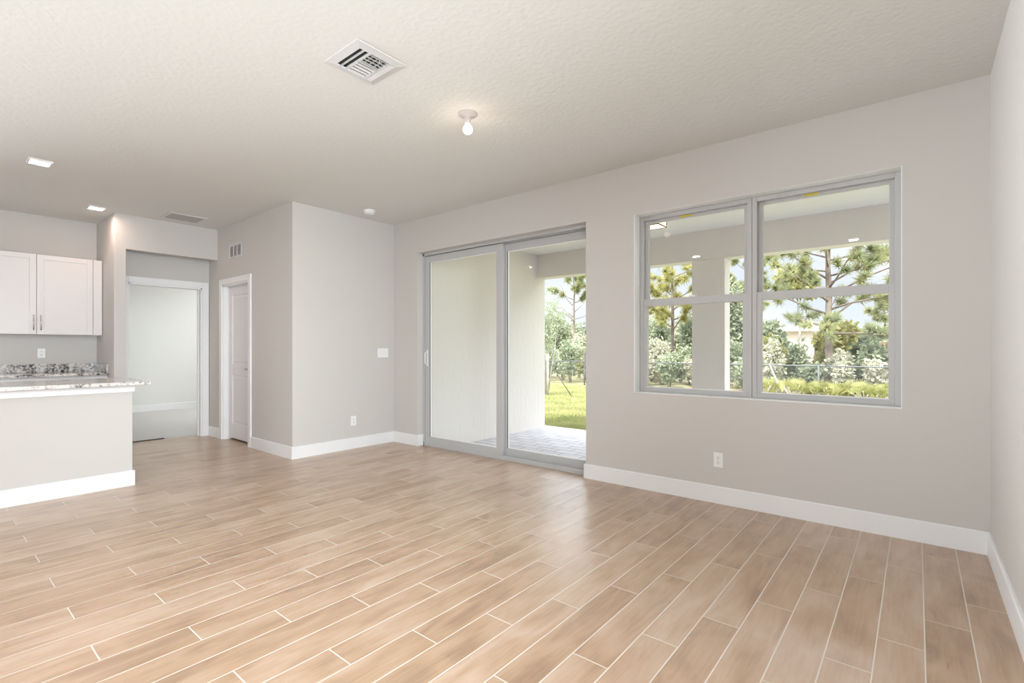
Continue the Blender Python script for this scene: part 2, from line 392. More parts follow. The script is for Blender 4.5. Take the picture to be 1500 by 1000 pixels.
def slider(x0, x1, y, handle_left, lab, wr=.088):
    m = MB(); z0, z1 = .022, DZ-.036; y0, y1 = y, y+.040
    rect_frame(m, x0, x1, z0, z1, y0, y1, .088, .092, .082, .004)
    if wr != .088: m.bm.free(); m = MB().box(x0, x0+.088, y0, y1, z0, z1, .004).box(x1-wr, x1, y0, y1, z0, z1, .004).box(x0+.088, x1-wr, y0, y1, z0, z0+.092, .004).box(x0+.088, x1-wr, y0, y1, z1-.082, z1, .004)
    p = m.build('sliding_panel', ALU, door2); p['label'] = lab
    g = MB(); rect_frame(g, x0+.088, x1-wr, z0+.092, z1-.082, y0+.010, y0+.028, .007, bev=0); g.build('glazing_bead', PLASTIC, p)
    MB().box(x0+.086, x1-wr+.002, y0+.017, y0+.023, z0+.090, z1-.080).build('glass_pane', GLASS, p)
    MB().box(x0+.0865, x0+.0905, y0-.001, y0+.003, z0+.092, z1-.082).build('gasket', RUBBER, p)
    h = MB(); hx = x0+.040 if handle_left else x1-.062; hz0, hz1 = 1.02, 1.18
    h.tube([(hx, y0+.002, hz0+.012), (hx, y0-.034, hz0+.012), (hx, y0-.040, hz0+.020), (hx, y0-.040, hz1-.020), (hx, y0-.034, hz1-.012), (hx, y0+.002, hz1-.012)], .0075, 10)
    h.box(hx-.014, hx+.014, y0-.004, y0+.002, hz0-.02, hz1+.02, .002)
    h.build('pull_handle', PLASTIC, p)
    return p
slider(-4.828, -3.545, FY+.014, True, 'left sliding glass panel, the nearer one of the patio door')
slider(-3.610, -2.447, FY+.074, False, 'right sliding glass panel running on the outer track', .048)
MB().box(-3.562, -3.546, FY+.050, FY+.074, .03, DZ-.04).build('interlock_strip', ALUD, door2)

# ------------------------------------------------------------------ twin single-hung window
def hung(name, x0, x1, lab):
    z0, z1, y = WZ0+.012, WZ1-.003, 4.163
    m = MB(); rect_frame(m, x0, x1, z0, z1, y, y+.085, .034, .040, .036)
    root = struct(name, m, ALU)
    zm = 1.628
    # upper sash, outer plane
    u = MB(); rect_frame(u, x0+.034, x1-.034, zm-.03, z1-.036, y+.040, y+.075, .032, .036, .022, .002)
    us = u.build('upper_sash', ALU, root)
    MB().box(x0+.064, x1-.064, y+.055, y+.061, zm+.004, z1-.056).build('glass_pane', GLASS, us)
    s = MB(); sx = x0+(x1-x0)*.43; s.box(sx-.045, sx+.045, y+.035, y+.041, z1-.052, z1-.037); s.build('yellow_sticker', STICK, us)
    # lower sash, inner plane
    l = MB(); rect_frame(l, x0+.034, x1-.034, z0+.012, zm+.030, y+.004, y+.040, .034, .030, .062, .002)
    ls = l.build('lower_sash', ALU, root)
    MB().box(x0+.066, x1-.066, y+.019, y+.025, z0+.040, zm-.030).build('glass_pane', GLASS, ls)
    b = MB(); b.box(x0+.066, x1-.066, y+.002, y+.010, z0+.038, z0+.046, .001); b.build('glazing_bead', PLASTIC, ls)
    k = MB(); xm = (x0+x1)/2; k.box(xm-.03, xm+.03, y+.006, y+.034, zm+.029, zm+.043, .003); k.build('sash_lock', PLASTIC, ls)
    return root
hung('window_1', WX0+.008, -.994, '')
hung('window_2', -.992, WX1-.006, '')
# bright drywall returns around the window: sill stool
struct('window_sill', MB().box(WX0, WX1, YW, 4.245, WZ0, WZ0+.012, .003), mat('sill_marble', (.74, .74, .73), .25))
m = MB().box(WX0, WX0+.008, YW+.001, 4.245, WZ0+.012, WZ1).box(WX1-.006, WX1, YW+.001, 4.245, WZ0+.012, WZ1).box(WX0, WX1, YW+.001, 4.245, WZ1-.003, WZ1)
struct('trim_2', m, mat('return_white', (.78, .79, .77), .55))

# ------------------------------------------------------------------ outlets, switch
def cover(name, w, h, kind, loc, normal, label, cat):
    """plate built facing -Y at the origin, then turned to face the room"""
    t = thing(name, (0, 0, 0), label, cat)
    MB().box(-w/2, w/2, -.006, 0, -h/2, h/2, .0025).build('cover_plate', PLASTIC, t)
    if kind == 'outlet':
        for z in (.020, -.020):
            m = MB().box(-.0165, .0165, -.0085, -.005, z-.0135, z+.0135, .002)
            r = m.build('receptacle', PLASTIC, t)
            s = MB().box(-.0075, -.0050, -.0092, -.0083, z-.002, z+.007).box(.0050, .0075, -.0092, -.0083, z-.002, z+.0055)
            s.tube([(0, -.0083, z-.0075), (0, -.0092, z-.0075)], .0028, 10)
            s.build('slot', SLOT, r)
        MB().tube([(0, -.0055, 0), (0, -.0072, 0)], .003, 10).build('screw', CHROME, t)
    else:
        n = round(w/.046)-1
        for k in range(n):
            x = (k-(n-1)/2)*.046
            MB().box(x-.0165, x+.0165, -.0085, -.005, -.033, .033, .0015).build('rocker_switch', PLASTIC, t).parent = t
    t.location = loc; t.rotation_euler = (0, 0, math.atan2(normal[0], -normal[1]))
    return t
cover('outlet', .072, .116, 'outlet', (-1.214, YW, .342), (0, -1), 'white duplex outlet low on the wall below the big window', 'outlet')
cover('outlet', .072, .116, 'outlet', (XL, 3.454, .339), (1, 0), 'white outlet low on the bright wall left of the sliding door', 'outlet')
cover('outlet', .072, .116, 'outlet', (XK, 1.035, 1.165), (1, 0), 'white outlet on the kitchen wall between wall cabinet and backsplash', 'outlet')
cover('light_switch', .165, .120, 'switch', (XL, 3.884, 1.165), (1, 0), 'white triple rocker switch plate beside the corner by the sliding door', 'light switch')

# ------------------------------------------------------------------ ceiling fixtures
# square supply diffuser
def diffuser():
    x0, x1, y0, y1 = -2.590, -2.265, 1.490, 1.812; cx, cy = (x0+x1)/2, (y0+y1)/2
    t = thing('air_vent', (cx, cy, H), 'square white air vent in the ceiling, nearest the camera', 'air vent')
    z = H
    m = MB()
    o = [(x0, y0), (x1, y0), (x1, y1), (x0, y1)]; w = .045
    i = [(x0+w, y0+w), (x1-w, y0+w), (x1-w, y1-w), (x0+w, y1-w)]
    for k in range(4):
        k2 = (k+1) % 4
        m.poly([(*o[k], z), (*o[k2], z), (*o[k2], z-.004), (*o[k], z-.004)])
        m.poly([(*o[k], z-.004), (*o[k2], z-.004), (*i[k2], z-.014), (*i[k], z-.014)])
        m.poly([(*i[k], z-.014), (*i[k2], z-.014), (*i[k2], z-.0008), (*i[k], z-.0008)])
    m.build('frame', VENTW, t)
    ix0, ix1, iy0, iy1 = x0+w, x1-w, y0+w, y1-w
    MB().box(ix0, ix1, iy0, iy1, z-.0025, z-.0005).build('duct_opening', DARK, t)
    def blade(a, b, axis, tilt, wd=.022):
        d = Vector((0, 0, -1))
        n = Vector((1, 0, 0)) if axis == 'y' else Vector((0, 1, 0))
        v = n*math.sin(tilt)+d*math.cos(tilt)
        tk = v.cross(Vector((0, 1, 0)) if axis == 'y' else Vector((1, 0, 0)))*.0009
        sec = [-tk, tk, tk+v*wd, -tk+v*wd]
        MB().prism(sec, a, b).build('blade', VENTW, t)
    zz = z-.003
    ya = iy0+.066; yb = iy1-.042; xm = (ix0+ix1)/2+.004
    MB().box(ix0, ix1, iy0+.028, iy0+.034, z-.012, z-.003).build('blade', VENTW, t)
    MB().box(ix0, ix1, ya-.005, ya+.005, z-.014, z-.003).build('divider', VENTW, t)
    n = 4
    for k in range(n): blade((ix0+.012+k*.029, ya+.005, zz), (ix0+.012+k*.029, yb-.005, zz), 'y', -.95, .014)
    for k in range(n): blade((xm+.012+k*.028, ya+.005, zz), (xm+.012+k*.028, yb-.005, zz), 'y', .55, .015)
    for k in range(1, 4): MB().box(xm, ix1, ya+(yb-ya)*k/4-.0015, ya+(yb-ya)*k/4+.0015, z-.010, z-.003).build('cross_bar', VENTW, t)
    MB().box(xm-.003, xm+.003, ya, yb, z-.014, z-.003).build('divider', VENTW, t)
    MB().box(ix0, ix1, yb-.005, yb+.005, z-.014, z-.003).build('divider', VENTW, t)
    for k in range(2): blade((ix0, yb+.010+k*.016, zz), (ix1, yb+.010+k*.016, zz), 'x', .9, .018)
    MB().tube([(ix1-.01, ya+.07, z-.006), (ix1-.028, ya+.075, z-.022)], .003, 8).build('damper_lever', VENTW, t)
diffuser()
# return grille over the hall
def grille():
    x0, x1, y0, y1 = -7.215, -6.855, 1.968, 2.375; z = H
    t = thing('return_grille', ((x0+x1)/2, (y0+y1)/2, H), 'flat grey louvred return grille in the ceiling before the hallway', 'air vent')
    m = MB(); w = .026
    m.box(x0, x0+w, y0, y1, z-.009, z, .002).box(x1-w, x1, y0, y1, z-.009, z, .002).box(x0+w, x1-w, y0, y0+w, z-.009, z, .002).box(x0+w, x1-w, y1-w, y1, z-.009, z, .002)
    m.build('frame', VENTW, t)
    MB().box(x0+w, x1-w, y0+w, y1-w, z-.0015, z-.0003).build('duct_opening', mat('duct_shade', (.12, .11, .105), .8), t)
    n = 20
    m = MB()
    for k in range(n):
        x = x0+w+.008+(x1-x0-2*w-.016)*k/(n-1)
        m.prism([Vector((-.0012, 0, 0)), Vector((.0012, 0, 0)), Vector((-.0105, 0, -.0075)), Vector((-.0125, 0, -.0070))], (x, y0+w, z-.001), (x, y1-w, z-.001))
    m.build('louvres', VENTG, t)
grille()
# wall register on the pantry wall
def register():
    x0, x1, z0, z1 = -7.020, -6.630, 2.395, 2.585; y = YP
    t = thing('wall_register', ((x0+x1)/2, YP, (z0+z1)/2), 'small white register high on the wall above the pantry door', 'air vent')
    m = MB(); w = .028; fw = .016
    m.box(x0, x0+w, y-.008, y, z0, z1, .002).box(x1-w, x1, y-.008, y, z0, z1, .002).box(x0+w, x1-w, y-.008, y, z0, z0+w, .002).box(x0+w, x1-w, y-.008, y, z1-w, z1, .002)
    s = (x1-x0-2*w)/3
    for k in (1, 2): m.box(x0+w+s*k-fw/2, x0+w+s*k+fw/2, y-.008, y, z0+w, z1-w)
    m.build('frame', VENTW, t)
    MB().box(x0+w, x1-w, y-.0015, y-.0003, z0+w, z1-w).build('duct_opening', VENTG, t)
    m = MB()
    for k in range(3):
        a = x0+w+s*k+(fw/2 if k else 0); b = x0+w+s*(k+1)-(fw/2 if k < 2 else 0)
        for q in range(9):
            z = z0+w+.008+(z1-z0-2*w-.016)*q/8
            m.prism([Vector((0, 0, .001)), Vector((0, 0, -.001)), Vector((0, -.006, -.008)), Vector((0, -.006, -.006))], (a, y-.0012, z), (b, y-.0012, z))
    m.build('louvres', VENTG, t)
register()
# smoke detector
t = thing('smoke_detector', (-4.98, 3.437, H), 'round white smoke detector on the ceiling near the bright wall', 'smoke detector')
MB().lathe([(0, 0), (.068, 0), (.068, -.012), (.064, -.016), (.060, -.016)], 36, (-4.98, 3.437, H)).build('base', PLASTIC, t)
MB().lathe([(.060, -.014), (.060, -.022), (.054, -.040), (.040, -.047), (0, -.048)], 36, (-4.98, 3.437, H)).build('cover', PLASTIC, t)
# porcelain lampholder with bare bulb
BX, BY_ = -2.405, 2.455
PORC = mat('porcelain', (.50, .46, .43), .3)
t = thing('bare_bulb_lamp', (BX, BY_, H), 'bare glowing bulb in a white ceiling lampholder', 'lamp')
MB().lathe([(0, 0), (.066, 0), (.066, -.006), (.062, -.010), (.030, -.022), (.024, -.026)], 36, (BX, BY_, H)).build('base_ring', PORC, t)
MB().lathe([(.024, -.022), (.022, -.045), (.021, -.070), (.017, -.072)], 28, (BX, BY_, H)).build('socket', PORC, t)
BULB = mat('bulb_glow', (1, 1, 1), .4, emit=((1.0, .88, .78), 5))
bprof = [(.013, -.066), (.016, -.074)]
for k in range(0, 17):
    a = math.radians(35+k*(145/16)); bprof.append((.033*math.sin(a), -.108+.033*math.cos(a)))
bprof[-1] = (0, -.141)
MB().lathe(bprof, 28, (BX, BY_, H)).build('bulb', BULB, t)
lamp('bulb_light', 'POINT', (BX, BY_, H-.21), (BX, BY_, 0), .75, (1.0, .74, .58), shadow_soft_size=.035)
# recessed square downlights
LENS = mat('downlight_lens', (1, 1, 1), .5, emit=((1.0, .90, .80), 18))
def downlight(x, y, label, spill, colr=(1.0, .70, .58)):
    t = thing('recessed_downlight', (x, y, H), label, 'ceiling light', 'square recessed ceiling lights')
    a, w = .078, .014
    m = MB(); rect = [(x-a, x-a+w, y-a, y+a), (x+a-w, x+a, y-a, y+a), (x-a+w, x+a-w, y-a, y-a+w), (x-a+w, x+a-w, y+a-w, y+a)]
    for r in rect: m.box(*r, H-.016, H)
    m.build('trim_ring', PLASTIC, t)
    MB().box(x-a+w, x+a-w, y-a+w, y+a-w, H-.006, H-.002).build('lens', LENS, t)
    lamp('downlight_light', 'AREA', (x, y, H-.03), (x, y, 0), spill, colr, shape='SQUARE', size=.10)
downlight(-5.89, .725, 'square recessed downlight further from the kitchen corner, over the breakfast bar', 2.5)
downlight(-7.315, 1.375, 'square recessed downlight next to the corner of the kitchen wall', 4)
downlight(-.72, -.37, 'square recessed downlight right behind the camera', 46, (.97, .98, 1.0))
downlight(-2.96, -.25, 'square recessed downlight left of and behind the camera', 18, (.97, .98, 1.0))

# ------------------------------------------------------------------ kitchen
XC = -7.95; CZ0, CZ1 = 1.388, 2.325
t = thing('wall_cabinet', (XK+.17, 1.0, CZ0), 'white two-door kitchen wall cabinet with a filler strip at the corner', 'cabinet')
CY0, CYM, CY1, CY2 = .440, .953, 1.464, 1.553
MB().box(XK, XC-.022, CY0, CY1, CZ0, CZ1).build('body', CAB, t)
MB().box(XK, XC-.004, CY1+.002, CY2, CZ0, CZ1, .001).build('filler_strip', CAB, t)
def shaker(parent, y0, y1, z0, z1, x, hy, hz0, hz1, name='door'):
    m = MB(); w = .058
    m.box(x-.020, x-.008, y0+.002, y1-.002, z0+.001, z1-.001)
    for q in ((y0, y0+w, z0, z1), (y1-w, y1, z0, z1), (y0+w, y1-w, z0, z0+w), (y0+w, y1-w, z1-w, z1)):
        m.box(x-.020, x, q[0], q[1], q[2], q[3], .0015, 1)
    d = m.build(name, CAB, parent)
    h = MB().tube([(x-.001, hy, hz0+.012), (x+.028, hy, hz0+.012)], .005, 10).tube([(x-.001, hy, hz1-.012), (x+.028, hy, hz1-.012)], .005, 10)
    h.tube([(x+.030, hy, hz0), (x+.030, hy, hz1)], .006, 10)
    h.build('bar_handle', CHROME, d)
shaker(t, CY0+.002, CYM-.002, CZ0+.002, CZ1-.002, XC, .925, 1.435, 1.612)
shaker(t, CYM+.002, CY1-.002, CZ0+.002, CZ1-.002, XC, .988, 1.435, 1.612)
# base cabinets and counter along the kitchen wall
t = thing('base_cabinet', (XK+.3, .9, 0), 'white kitchen base cabinet under the back counter', 'cabinet')
MB().box(XK+.002, XK+.58, -.6, YS-.004, .10, .899).box(XK+.002, XK+.52, -.6, YS-.004, 0, .10).build('body', CAB, t)
for k in range(4): shaker(t, -.598+k*.538, -.598+k*.538+.534, .12, .88, XK+.602, -.598+k*.538+(.49 if k % 2 == 0 else .045), .66, .82)
t = thing('back_counter', (XK+.32, .9, .90), 'speckled dark granite counter with backsplash against the kitchen wall', 'counter')
MB().box(XK, XK+.64, -.6, YS-.003, .90, .93, .003).build('countertop', GRAND, t)
MB().box(XK, XK+.022, -.6, YS-.003, .931, 1.032, .002).build('backsplash', GRAND, t)
MB().box(XK+.022, XK+.63, YS-.025, YS-.003, .931, 1.032, .002).build('side_splash', GRAND, t)
# peninsula
PF, PE = -5.435, 1.275
struct('wall_peninsula', MB().box(PF-.115, PF, -2.6, PE, 0, .899, .004), PAINT)
bb('baseboard_peninsula', [((PF, -2.6), (PF, PE+BT), (1, 0)), ((PF-.115, PE), (PF, PE), (0, 1))])
m = MB().box(PF, PF+.014, -2.6, PE+.014, .836, .899, .003).box(PF-.115, PF, PE, PE+.014, .836, .899, .003)
struct('trim_3', m, WHITE)
t = thing('peninsula_cabinet', (-5.85, -.6, 0), 'white base cabinet on the kitchen side of the breakfast bar', 'cabinet')
MB().box(-6.13, PF-.117, -2.6, PE, .10, .899).box(-6.07, PF-.117, -2.6, PE, 0, .10).build('body', CAB, t)
tag(MB().box(-6.20, -5.312, -2.6, 1.386, .90, .93, .004).build('breakfast_bar_top', GRAN), 'pale speckled granite top of the breakfast bar with an overhanging end', 'counter')

# ------------------------------------------------------------------ covered patio
ZF, ZC = -.10, 2.77; XPW = -4.88; YC0, YC1 = 6.62, 6.84; ZB = 2.385
struct('patio_floor', MB().box(-5.10, 2.2, YE, 6.95, ZF-.15, ZF), PAVER)
struct('patio_ceiling', MB().box(-5.30, 2.4, YE, 7.25, ZC, ZC+.25), STUCC)
struct('patio_wall', MB().box(-5.10, XPW, YE, YC1, ZF, ZC), STUC)
struct('patio_beam', MB().box(XPW, 2.2, YC0, YC1, ZB, ZC), STUC)
struct('patio_column', MB().box(-2.32, -1.90, YC0-.004, YC1+.004, ZF, ZB, .008), STUC)
struct('patio_column', MB().box(1.70, 2.12, YC0-.004, YC1+.004, ZF, ZB, .008), STUC)
struct('exterior_wall', MB().box(-5.46, DX0, YE, YE+.02, -.1, ZC).box(DX1, WX0, YE, YE+.02, -.1, ZC).box(WX1, 2.2, YE, YE+.02, -.1, ZC).box(DX0, DX1, YE, YE+.02, DZ, ZC).box(WX0, WX1, YE, YE+.02, -.1, WZ0).box(WX0, WX1, YE, YE+.02, WZ1, ZC).box(.46, 2.2, -7, YE, -.1, H), STUC)
# patio ceiling lantern
LX, LY = -2.36, 5.45
t = thing('patio_lantern', (LX, LY, ZC), 'square bronze framed glowing lantern on the patio ceiling', 'lamp')
LG = mat('lantern_glass', (1, .93, .85), .3, emit=((1.0, .72, .50), 1.1))
a, zt, zb = .115, ZC-.02, ZC-.15
MB().box(LX-a-.015, LX+a+.015, LY-a-.015, LY+a+.015, ZC-.02, ZC, .003).build('canopy', BRONZE, t)
MB().box(LX-a, LX+a, LY-a, LY+a, zb+.004, zt).build('glass_box', LG, t)
m = MB()
for sx in (-1, 1):
    for sy in (-1, 1): m.box(LX+sx*a-.005, LX+sx*a+.005, LY+sy*a-.005, LY+sy*a+.005, zb, zt)
for sx in (-1, 1): m.box(LX+sx*a-.005, LX+sx*a+.005, LY-a, LY+a, zb, zb+.010).box(LX-a, LX+a, LY+sx*a-.005, LY+sx*a+.005, zb, zb+.010)
m.build('frame', BRONZE, t)

# ------------------------------------------------------------------ garden
def gz(y): # lawn falls gently towards the fence
    return -.17-.36*max(0, min(1, (y-7)/13.5))
m = MB(); N = 40
for k in range(N):
    ya, yb = 6.95+(21.5-6.95)*k/N, 6.95+(21.5-6.95)*(k+1)/N
    m.poly([(-40, ya, gz(ya)), (30, ya, gz(ya)), (30, yb, gz(yb)), (-40, yb, gz(yb))])
bmesh.ops.remove_doubles(m.bm, verts=m.bm.verts, dist=1e-4)
struct('lawn', m, LAWN)
struct('scrub_ground', MB().poly([(-160, 21.5, gz(22)), (120, 21.5, gz(22)), (120, 170, -.9), (-160, 170, -.9)]), SCRUB)
def ray(u, v=None):
    F = Vector((-math.sin(YAW), math.cos(YAW))); R = Vector((math.cos(YAW), math.sin(YAW)))
    return F+R*((u-750)/724.5)
def at(u, y):
    d = ray(u); k = y/d.y; return Vector((d.x*k, y)), k      # ground position and depth along the axis
def zat(v, k): return EYE+(510-v)/724.5*k
# blades of grass in the strip of lawn seen through the door
m = MB(); g = random.Random(3)
for i in range(60000):
    y = 6.97+(g.random()**1.5)*12.5; d = ray(g.uniform(770, 900) if i < 26000 else g.choice((g.uniform(640, 770), g.uniform(900, 1460), g.uniform(900, 1460)))); x = d.x*y/d.y
    z = gz(y); h = g.uniform(.03, .075); w = g.uniform(.004, .008)*(1+y/14); an = g.uniform(0, 2*PI); dx, dy = math.cos(an)*w, math.sin(an)*w
    lx, ly = g.uniform(-.03, .03), g.uniform(-.03, .03)
    m.poly([(x-dx, y-dy, z-.005), (x+dx, y+dy, z-.005), (x+lx, y+ly, z+h)])
gr = m.build('lawn_grass', GRASS, recalc=False); tag(gr, 'short sunlit grass of the lawn seen through the sliding door', 'grass', kind='stuff')

# chain-link fence
FYL = 20.4
def fence_pt(x): return FYL+(.0)*x
t = thing('chain_link_fence', (-7, FYL, gz(FYL)), 'low galvanised chain-link fence along the far edge of the lawn', 'fence')
zt = .60; zb = gz(FYL)+.02
MB().tube([(-15.2, FYL, zt), (8.5, FYL, zt)], .024, 8).build('top_rail', GALV, t)
pu = [1199, 948]
pxs = [at(1199, FYL)[0].x, at(949, FYL)[0].x]; step = (pxs[0]-pxs[1])/2
for k in range(-2, 6): MB().tube([(pxs[1]+step*k, FYL, gz(FYL)-.1), (pxs[1]+step*k, FYL, zt+.03)], .03, 8).build('post', GALV, t)
m = MB(); hh = zt-zb
x = -15.2
while x < 8.5:
    for s in (1, -1):
        a = Vector((x, FYL-.01*s, zb)); b = Vector((x+s*hh, FYL-.01*s, zt)); w = .0022
        m.prism([Vector((-w, -w, 0)), Vector((w, -w, 0)), Vector((w, w, 0)), Vector((-w, w, 0))], a, b)
    x += .075
m.build('wire_mesh', GALV, t)

# plants -----------------------------------------------------------------
def leaf_cloud(m, c, rad, n, size, g, flat=1.0, droop=0):
    for i in range(n):
        th = g.uniform(0, 2*PI); ph = math.acos(g.uniform(-1, 1)); r = g.random()**.4
        p = Vector((c[0]+rad[0]*r*math.sin(ph)*math.cos(th), c[1]+rad[1]*r*math.sin(ph)*math.sin(th), c[2]+rad[2]*r*math.cos(ph)))
        d = Vector((g.gauss(0, 1), g.gauss(0, 1), g.gauss(0, 1)-droop)).normalized(); s = size*g.uniform(.6, 1.3)
        w = d.orthogonal().normalized(); w.rotate(Matrix.Rotation(g.uniform(0, 2*PI), 3, d)); w *= s*.28*flat
        m.poly([p, p+d*s*.5+w, p+d*s, p+d*s*.5-w])
def tuft(m, p, d, n, ln, g, wd=.010):
    d = Vector(d).normalized()
    for i in range(n):
        q = (d*.55+Vector((g.gauss(0, .6), g.gauss(0, .6), g.gauss(.1, .6)))).normalized(); L = ln*g.uniform(.7, 1.15)
        w = q.orthogonal().normalized(); w.rotate(Matrix.Rotation(g.uniform(0, 2*PI), 3, q)); w *= wd
        m.poly([p-w, p+w, p+q*L])
def pine(u, y, vtop, label, seed, zfirst=.35, spread=.33, nb=22, crown=1.0, tilt=0, mat_n=None, density=1.0, r0=.11, tl=.30, bare=0, wd=.019):
    g = random.Random(seed); P, k = at(u, y); z0 = gz(y)-.05; zt = zat(vtop, k); h = zt-z0
    t = thing('pine_tree', (P.x, P.y, z0), label, 'tree')
    tr = [(P.x+tilt*f+g.uniform(-.03, .03), P.y+g.uniform(-.03, .03), z0+h*f) for f in [i/10 for i in range(11)]]
    MB().tube(tr, [r0*(1-.86*i/10) for i in range(11)], 8).build('trunk', BARK, t)
    def tp(f):
        i = min(9, int(f*10)); q = f*10-i; return Vector(tr[i]).lerp(Vector(tr[i+1]), q)
    br = MB(); nd = MB()
    for b in range(nb):
        f = zfirst+(1-zfirst)*(b+g.random()*.6)/nb; p = tp(min(f, .995)); az = b*2.4+g.uniform(-.5, .5)
        L = h*spread*(1.0-.62*(f-zfirst)/(1-zfirst))*g.uniform(.65, 1.15); el = g.uniform(.05, .45)+.35*(f-zfirst)
        d = Vector((math.cos(az)*math.cos(el), math.sin(az)*math.cos(el), math.sin(el)))
        pts = [p]; q = d.copy()
        for s in range(5):
            q = (q+Vector((g.gauss(0, .16), g.gauss(0, .16), g.gauss(.03, .12)))).normalized(); pts.append(pts[-1]+q*L/5)
        br.tube(pts, [r0*.34*(1-.8*i/5)*(1.1-.6*f) for i in range(6)], 5)
        if f < zfirst+bare*(1-zfirst): continue
        for s in range(2, 6):
            for w in range(2 if s < 5 else 1):
                dd = (q+Vector((g.gauss(0, .8), g.gauss(0, .8), g.gauss(.1, .5)))).normalized(); e = pts[s]+dd*L*.16*g.uniform(.5, 1.3)
                if s == 5: e = pts[5]
                else: br.tube([pts[s], pts[s].lerp(e, .5)+Vector((0, 0, .02)), e], [.011, .009, .006], 4)
                for c in range(max(1, int(2*density))):
                    pos = pts[s].lerp(e, 1-.35*c)
                    tuft(nd, pos, dd, int(60*density), tl*crown, g, wd)
    br.build('branches', BARK, t); nd.build('needles', mat_n or NEEDLE, t, recalc=False)
    return t
pine(1214, 23.0, 215, 'largest pine, tall trunk rising in the middle of the right-hand window', 11, zfirst=.24, spread=.40, nb=42, r0=.16, density=1.0, tl=.36)
pine(985, 25.0, 330, 'tall pine centred in the left-hand window pane beyond the fence', 12, zfirst=.32, spread=.34, nb=26, r0=.13, tl=.36, mat_n=NEEDLEY)
pine(841, 27.0, 375, 'slender pine with a pale trunk seen through the sliding door', 13, zfirst=.38, spread=.26, nb=22, r0=.10, tl=.34, bare=.35)
pine(1296, 28.0, 430, 'small flat-crowned pine at the right edge of the window', 14, zfirst=.66, spread=.24, nb=13, r0=.07, tl=.30, density=.8)
pine(1092, 33, 330, 'pine partly hidden behind the window mullion beside the patio column', 15, zfirst=.35, spread=.30, nb=22, r0=.10, tl=.36)

def leafy(u, y, vtop, vbot, wpx, label, seed, name, cat, m_l, n=1500, size=.16, stems=4, group=None, lobes=7, bark=None):
    """bush or small tree: a bunch of stems under an irregular crown made of leaf clumps"""
    g = random.Random(seed); P, k = at(u, y); z0 = gz(y)-.03; zt = zat(vtop, k); zb = max(z0+.05, zat(vbot, k)); rw = wpx/724.5*k/2
    t = thing(name, (P.x, P.y, z0), label, cat, group)
    st = MB(); lf = MB(); cz = (zt+zb)/2; rz = (zt-zb)/2
    for i in range(lobes):
        a = 2*PI*i/lobes+g.uniform(-.4, .4); rr = rw*g.uniform(.25, .68)
        c = (P.x+rr*math.cos(a), P.y+rr*math.sin(a)*.8, cz+rz*g.uniform(-.45, .5))
        leaf_cloud(lf, c, (rw*g.uniform(.32, .5), rw*.45, rz*g.uniform(.36, .52)), n//lobes, size, g)
        if i < stems:
            b = (P.x+g.uniform(-.08, .08)*min(1, rw), P.y+g.uniform(-.1, .1), z0)
            mid = ((b[0]*.6+c[0]*.4)+g.uniform(-.1, .1), (b[1]*.6+c[1]*.4), z0+(c[2]-z0)*.55)
            st.tube([b, mid, c], [.030, .022, .010], 6)
    leaf_cloud(lf, (P.x, P.y, cz), (rw*.7, rw*.6, rz*.85), n//3, size, g)
    lf.build('leaves', m_l, t, recalc=False); st.build('stems', bark or BARKP, t)
    return t
# young staked tree just off the patio
leafy(800, 13.6, 405, 528, 62, 'young tree with sparse small leaves beside the end of the patio wall', 21, 'young_tree', 'tree', LEAFG, n=1500, size=.09, stems=5, lobes=8)
P, k = at(802.5, 13.4)
t = thing('tree_stake', (P.x, P.y, gz(13.4)), 'pale wooden stake with a guy wire bracing the young tree', 'stake')
MB().tube([(P.x, P.y, gz(13.4)-.1), (P.x, P.y, zat(518, k))], .035, 8).build('post', BARKP, t)
Q, k2 = at(838, 13.5)
MB().tube([(P.x, P.y, zat(526, k)), (Q.x, Q.y, gz(13.5))], .012, 6).build('guy_wire', STRAP, t)
# leafy trees behind the fence
leafy(1168, 29, 392, 440, 78, 'rounded olive-yellow treetop behind the biggest pine, on its left', 22, 'leafy_tree', 'tree', LEAFY, n=1700, size=.30, lobes=9)
leafy(1224, 24, 468, 522, 56, 'yellow-green crown in front of the biggest pine trunk', 23, 'leafy_tree', 'tree', NEEDLEY, n=1800, size=.24, lobes=7)
leafy(1072, 27, 395, 540, 60, 'tall grey-green tree right of the patio column', 24, 'leafy_tree', 'tree', LEAFG, n=3000, size=.22, lobes=9)
leafy(1268, 26, 478, 560, 70, 'bushy grey-green tree left of the small flat-crowned pine', 25, 'leafy_tree', 'tree', LEAFG, n=2400, size=.22, lobes=9)
leafy(815, 30, 452, 545, 60, 'dense grey-green tree behind the young staked tree', 26, 'leafy_tree', 'tree', LEAFG, n=2800, size=.24, lobes=9)
leafy(862, 29, 468, 545, 50, 'grey-green tree behind the slender pine, near the door handle', 27, 'leafy_tree', 'tree', LEAFG, n=2200, size=.24, lobes=8)
leafy(1130, 25, 462, 560, 66, 'grey-green bushy tree just right of the window mullion', 28, 'leafy_tree', 'tree', LEAFG, n=2600, size=.22, lobes=9)
leafy(958, 28, 455, 545, 66, 'grey-green bushy tree left of the left-hand pine', 29, 'leafy_tree', 'tree', LEAFG, n=2400, size=.22, lobes=9)
leafy(1020, 28, 450, 545, 70, 'grey-green bushy tree partly behind the patio column', 30, 'leafy_tree', 'tree', LEAFG, n=2400, size=.22, lobes=9)
leafy(1306, 25, 490, 565, 40, 'dry reddish-brown shrub at the right edge of the window', 31, 'dry_shrub', 'shrub', LEAFR, n=1500, size=.20, lobes=7)
leafy(972, 23, 505, 535, 26, 'rusty dry shrub beside the trunk of the left-hand pine', 32, 'dry_shrub', 'shrub', LEAFR, n=600, size=.18, lobes=5)
